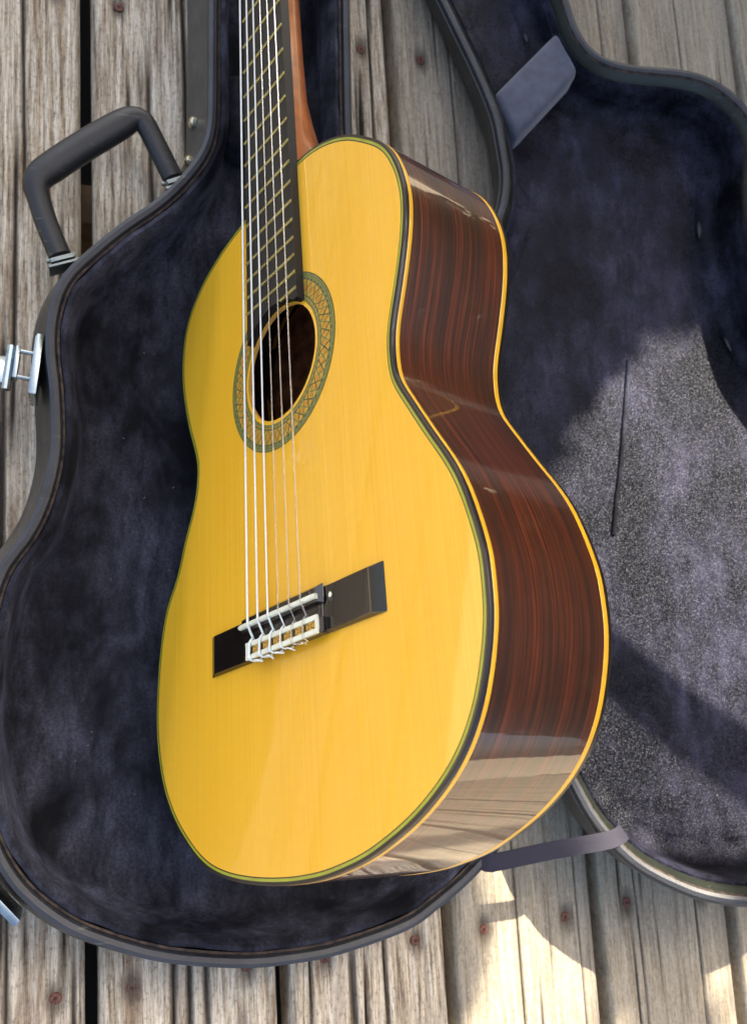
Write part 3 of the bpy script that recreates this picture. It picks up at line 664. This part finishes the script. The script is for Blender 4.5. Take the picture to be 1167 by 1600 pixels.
# bridge
BU = 0.1500; g = G()
def wedge(v0, v1, u0, u1, ch, z0, z1):
    V = [(v0, u0, z0), (v1, u0, z0), (v1, u1, z0), (v0, u1, z0), (v0 + ch[0], u0 + ch[2], z1), (v1 - ch[1], u0 + ch[2], z1), (v1 - ch[1], u1 - ch[3], z1), (v0 + ch[0], u1 - ch[3], z1)]
    g.add(V, [(0, 3, 2, 1), (4, 5, 6, 7), (0, 1, 5, 4), (1, 2, 6, 5), (2, 3, 7, 6), (3, 0, 4, 7)])
wedge(0.0405, 0.0920, BU - 0.0142, BU + 0.0142, (0, 0.0095, 0.0015, 0.0015), 0.0001, 0.0038)
wedge(-0.0945, -0.0405, BU - 0.0142, BU + 0.0142, (0.0095, 0, 0.0015, 0.0015), 0.0001, 0.0038)
wedge(-0.0412, 0.0412, BU - 0.0142, BU + 0.0142, (0.001, 0.001, 0.0008, 0.0008), 0.0002, 0.0046)
wedge(-0.0425, 0.0425, BU + 0.0028, BU + 0.0150, (0.001, 0.0032, 0.001, 0.0030), 0.0044, 0.0086)      # saddle block
wedge(-0.0352, 0.0415, BU - 0.0146, BU - 0.0045, (0.0006, 0.0006, 0.0006, 0.0006), 0.0044, 0.0086)     # tie block
bm = bmesh.new(); bvs = [bm.verts.new(v) for v in g.v]
for q in g.f: bm.faces.new([bvs[i] for i in q])
bmesh.ops.bevel(bm, geom=bm.edges[:], offset=0.0005, segments=2, affect='EDGES', profile=0.5)
bm.verts.index_update(); g = G(); g.add([v.co[:] for v in bm.verts], [[v.index for v in f.verts] for f in bm.faces]); bm.free()
br = g.build('bridge', M['bridge'], gt, smooth=12)
SV = [-0.0290, -0.0172, -0.0057, 0.0059, 0.0176, 0.0292]
g = G(); g.tube([(-0.0415, US + 0.0008, 0.0090), (-0.040, US + 0.0008, 0.0094), (0.038, US + 0.0004, 0.0092), (0.0405, US + 0.0004, 0.0086)], 0.0017, 10, up=(0, 0, 1), flat=1.2); g.build('saddle', M['bone'], br, smooth=60)
g = G(); g.box((0.0031, BU - 0.0056, 0.0090), (0.0382, 0.0015, 0.0010), bev=0.0004); g.box((0.0031, BU - 0.0135, 0.0090), (0.0382, 0.0015, 0.0010), bev=0.0004)
g.box((0.0405, BU - 0.00955, 0.0089), (0.0010, 0.0028, 0.0009), bev=0.0002); g.box((-0.0335, BU - 0.00955, 0.0089), (0.0016, 0.0028, 0.0009), bev=0.0002)
g.build('tie_block_edging', M['bone'], br)
for i in range(6):
    c = SV[i] + (0.0058 if i < 5 else 0.0052); g = G(); w = 0.0043
    g.box((c, BU - 0.00955, 0.0088), (w, 0.0027, 0.0004))
    z = 0.00925
    for s_ in (-1, 1):
        g.add([(c + s_ * w * 0.9, BU - 0.0120, z), (c + s_ * w * 0.9, BU - 0.0112, z), (c, BU - 0.0093, z), (c, BU - 0.0100, z)], [(0, 1, 2, 3)], 1)
        g.add([(c + s_ * w * 0.9, BU - 0.0078, z), (c + s_ * w * 0.9, BU - 0.0070, z), (c, BU - 0.0090, z), (c, BU - 0.0097, z)], [(0, 1, 2, 3)], 1)
    g.add([(c - 0.0011, BU - 0.0095, z + 5e-5), (c, BU - 0.0083, z + 5e-5), (c + 0.0011, BU - 0.0095, z + 5e-5), (c, BU - 0.0107, z + 5e-5)], [(0, 1, 2, 3)], 2)
    for q in range(len(g.f)):
        if len(g.f[q]) == 4 and q >= 6:
            a, b, c3 = (np.array(g.v[i_]) for i_ in g.f[q][:3])
            if np.cross(b - a, c3 - a)[2] < 0: g.f[q] = g.f[q][::-1]
    g.build('mosaic_inlay', [M['ros_gold'], M['ros_dark'], M['ros_orange']], br, smooth=0)
g = G(); g.lathe([(0.0016, -0.0004), (0.0016, 0.0002), (0.0008, 0.0004)], (0.0475, BU + 0.0065, 0.0038), (0, 0, 1), 14); g.build('pearl_dot', M['bone'], br)

# strings: saddle to nut, with the tied end over the block as a sub-part
NV = [-0.0215, -0.0129, -0.0043, 0.0043, 0.0129, 0.0215]; RD = [0.00080, 0.00072, 0.00066, 0.00046, 0.00050, 0.00056]
for i in range(6):
    f = i / 5; zs = 0.0117; zn = 0.0122 - 0.0030 * f
    m0 = M['wound'] if i < 3 else M['nylon']
    g = G(); p0 = np.array((SV[i], US, zs)); p1 = np.array((NV[i], UN, zn))
    g.tube([p0 + (p1 - p0) * t for t in np.linspace(0, 1, 6)], RD[i], 8, up=(0, 0, 1)); s_ = g.build('string', m0, gt, smooth=60)
    r = RD[i] * 1.05; v = SV[i]; g = G()
    sg_ = 1 if i < 5 else -1
    pts = [(v, US, zs), (v, BU - 0.0005, 0.0085), (v, BU - 0.0042, 0.0066), (v, BU - 0.0075, 0.0060)]
    g.tube(spline(pts, 10, False), r, 7)
    loop = [(v + 0.0003, BU - 0.0020, 0.0082), (v + 0.0012, BU - 0.0040, 0.0104), (v + 0.0006, BU - 0.0058, 0.0109), (v, BU - 0.0100, 0.0109), (v - 0.0004, BU - 0.0140, 0.0108), (v, BU - 0.0158, 0.0092), (v + 0.0016 * sg_, BU - 0.0160, 0.0066), (v + 0.0045 * sg_, BU - 0.0162, 0.0060), (v + 0.0080 * sg_, BU - 0.0163, 0.0072)]
    g.tube(spline(loop, 34, False), r, 7)
    tail = [(v, BU - 0.0158, 0.0090), (v + 0.002, BU - 0.0166, 0.0086), (v + 0.007 + 0.002 * math.sin(i * 2), BU - 0.0172, 0.0100), (v + 0.0095, BU - 0.0180 - 0.001 * (i % 2), 0.0070)]
    if i != 5: g.tube(spline(tail, 20, False), r * 0.9, 7)
    g.build('tied_end', M['string_end'] if i < 4 else M['nylon'], s_, smooth=60)

# ------------------------------------------------------------------ unseen trees added to shade the deck and darken reflections
LIT = [np.array(q) for q in (
    [(0.40, -0.20), (0.345, -0.12), (0.355, -0.02), (0.385, 0.10), (0.43, 0.20), (0.52, 0.285), (0.60, 0.285), (0.80, 0.22), (1.5, 0.1), (1.7, -0.30), (0.56, -0.25)],
    [(0.32, -0.15), (0.53, -0.15), (0.475, -0.29), (0.50, -0.42), (0.22, -0.42), (0.27, -0.33), (0.335, -0.27)],
    [(0.548, -0.22), (0.63, -0.22), (0.63, -0.305), (0.63, -0.47), (0.55, -0.47), (0.555, -0.312)],
    [(1.7, -0.46), (1.7, -2.2), (-1.2, -2.2), (-1.2, -0.46)])]
def inside(P, Q):
    c = np.zeros(len(P), bool); j = len(Q) - 1
    for i in range(len(Q)):
        c ^= ((Q[i, 1] > P[:, 1]) != (Q[j, 1] > P[:, 1])) & (P[:, 0] < (Q[j, 0] - Q[i, 0]) * (P[:, 1] - Q[i, 1]) / (Q[j, 1] - Q[i, 1] + 1e-12) + Q[i, 0]); j = i
    return c
S = np.array(SUN_DIR)
def lit(P): q = P[:, :2] - P[:, 2:] * (S[:2] / S[2]); return np.any([inside(q, L) for L in LIT], axis=0)  # marks leaves to leave out so the added crowns let sun patches through
def added_tree(cc, rad, N, base, label, rng, size=(0.022, 0.042)):
    d = rng.normal(size=(N, 3)); d /= np.linalg.norm(d, axis=1)[:, None]; rr = rng.random(N) ** 0.42
    lump = 1 + 0.22 * np.sin(d[:, 0] * 7 + 1) * np.sin(d[:, 1] * 6 + 2) + 0.12 * np.sin(d[:, 2] * 13)
    ctr = cc + d * (rr * lump)[:, None] * np.array(rad); ctr = ctr[~lit(ctr) & (ctr[:, 2] > -0.4)]; N = len(ctr)
    a1 = rng.normal(size=(N, 3)); a1 /= np.linalg.norm(a1, axis=1)[:, None]; a2 = np.cross(a1, rng.normal(size=(N, 3))); a2 /= np.linalg.norm(a2, axis=1)[:, None]
    ln = rng.uniform(*size, (N, 1)); V = np.stack([ctr - a1 * ln, ctr + a2 * ln * 0.5, ctr + a1 * ln, ctr - a2 * ln * 0.5], 1).reshape(-1, 3)
    base = np.array(base, float); tree = tag(empty('unseen_shade_tree', Matrix.Translation(base)), label, 'tree', group='unseen trees added for shade'); TI = np.array(tree.matrix_world.inverted())
    mk('crown', V, [(4 * i, 4 * i + 1, 4 * i + 2, 4 * i + 3) for i in range(N)], M['leaf'], tree, smooth=0, inv=TI)
    g = G(); top = cc + np.array((0.05, 0.1, -0.5 * rad[2])); fork = base + (top - base) * 0.6
    g.tube(spline([base, base + (0.03, 0.0, 0.5), fork, top, cc + (0, 0, 0.4 * rad[2])], 16, False), np.linspace(0.15, 0.03, 16), 12)
    for k_ in range(8):
        e = cc + np.array([math.cos(k_ * 0.8), math.sin(k_ * 0.8), 0.1 + 0.2 * (k_ % 3)]) * np.array(rad) * 0.6
        if not lit(e[None])[0]: g.tube([fork, (fork + e) / 2 + (0, 0, 0.1), e], [0.05, 0.03, 0.012], 8)
    mk('trunk', g.v, g.f, M['bark'], tree, inv=TI)
C1 = np.array([0.22, 0.42, 0.0]) + S * 2.7
added_tree(C1, (1.25, 1.25, 0.85), 90000, (C1[0] + 0.5, C1[1] + 0.7, -0.5), 'unseen leafy tree added beyond the top end of the deck to shade the guitar', np.random.default_rng(3))
added_tree(np.array([2.8, 1.35, 1.45]), (1.2, 1.9, 1.9), 65000, (3.0, 1.5, -0.5), 'unseen leafy tree added off the right side of the deck to darken reflections', np.random.default_rng(4), (0.04, 0.07))
added_tree(np.array([2.9, -0.55, 0.85]), (1.1, 1.4, 1.4), 50000, (3.2, -0.5, -0.5), 'unseen low bushy tree added off the lower right corner to darken reflections', np.random.default_rng(5), (0.04, 0.07))
# unseen branch added to throw the dark band across the lid
tr = [o for o in bpy.data.objects if o.name.startswith('unseen_shade_tree')][1]
P = np.array([(0.445, 0.012, 0.03), (0.491, -0.035, 0.03), (0.525, -0.072, 0.03), (0.564, -0.109, 0.03), (0.609, -0.148, 0.03), (0.70, -0.19, 0.03), (0.85, -0.19, 0.03)]); h_ = np.linspace(0.75, 1.05, len(P)); Q = P + (S / S[2]) * h_[:, None]
Q = np.vstack([Q, [(2.2, 1.2, 1.45), (2.9, 1.45, 1.5)]]); Q = spline(Q, 40, False)
g = G(); g.tube(Q, np.linspace(0.020, 0.050, 40), 10); mk('shadow_limb', g.v, g.f, M['bark'], tr, inv=np.array(tr.matrix_world.inverted()), smooth=60)
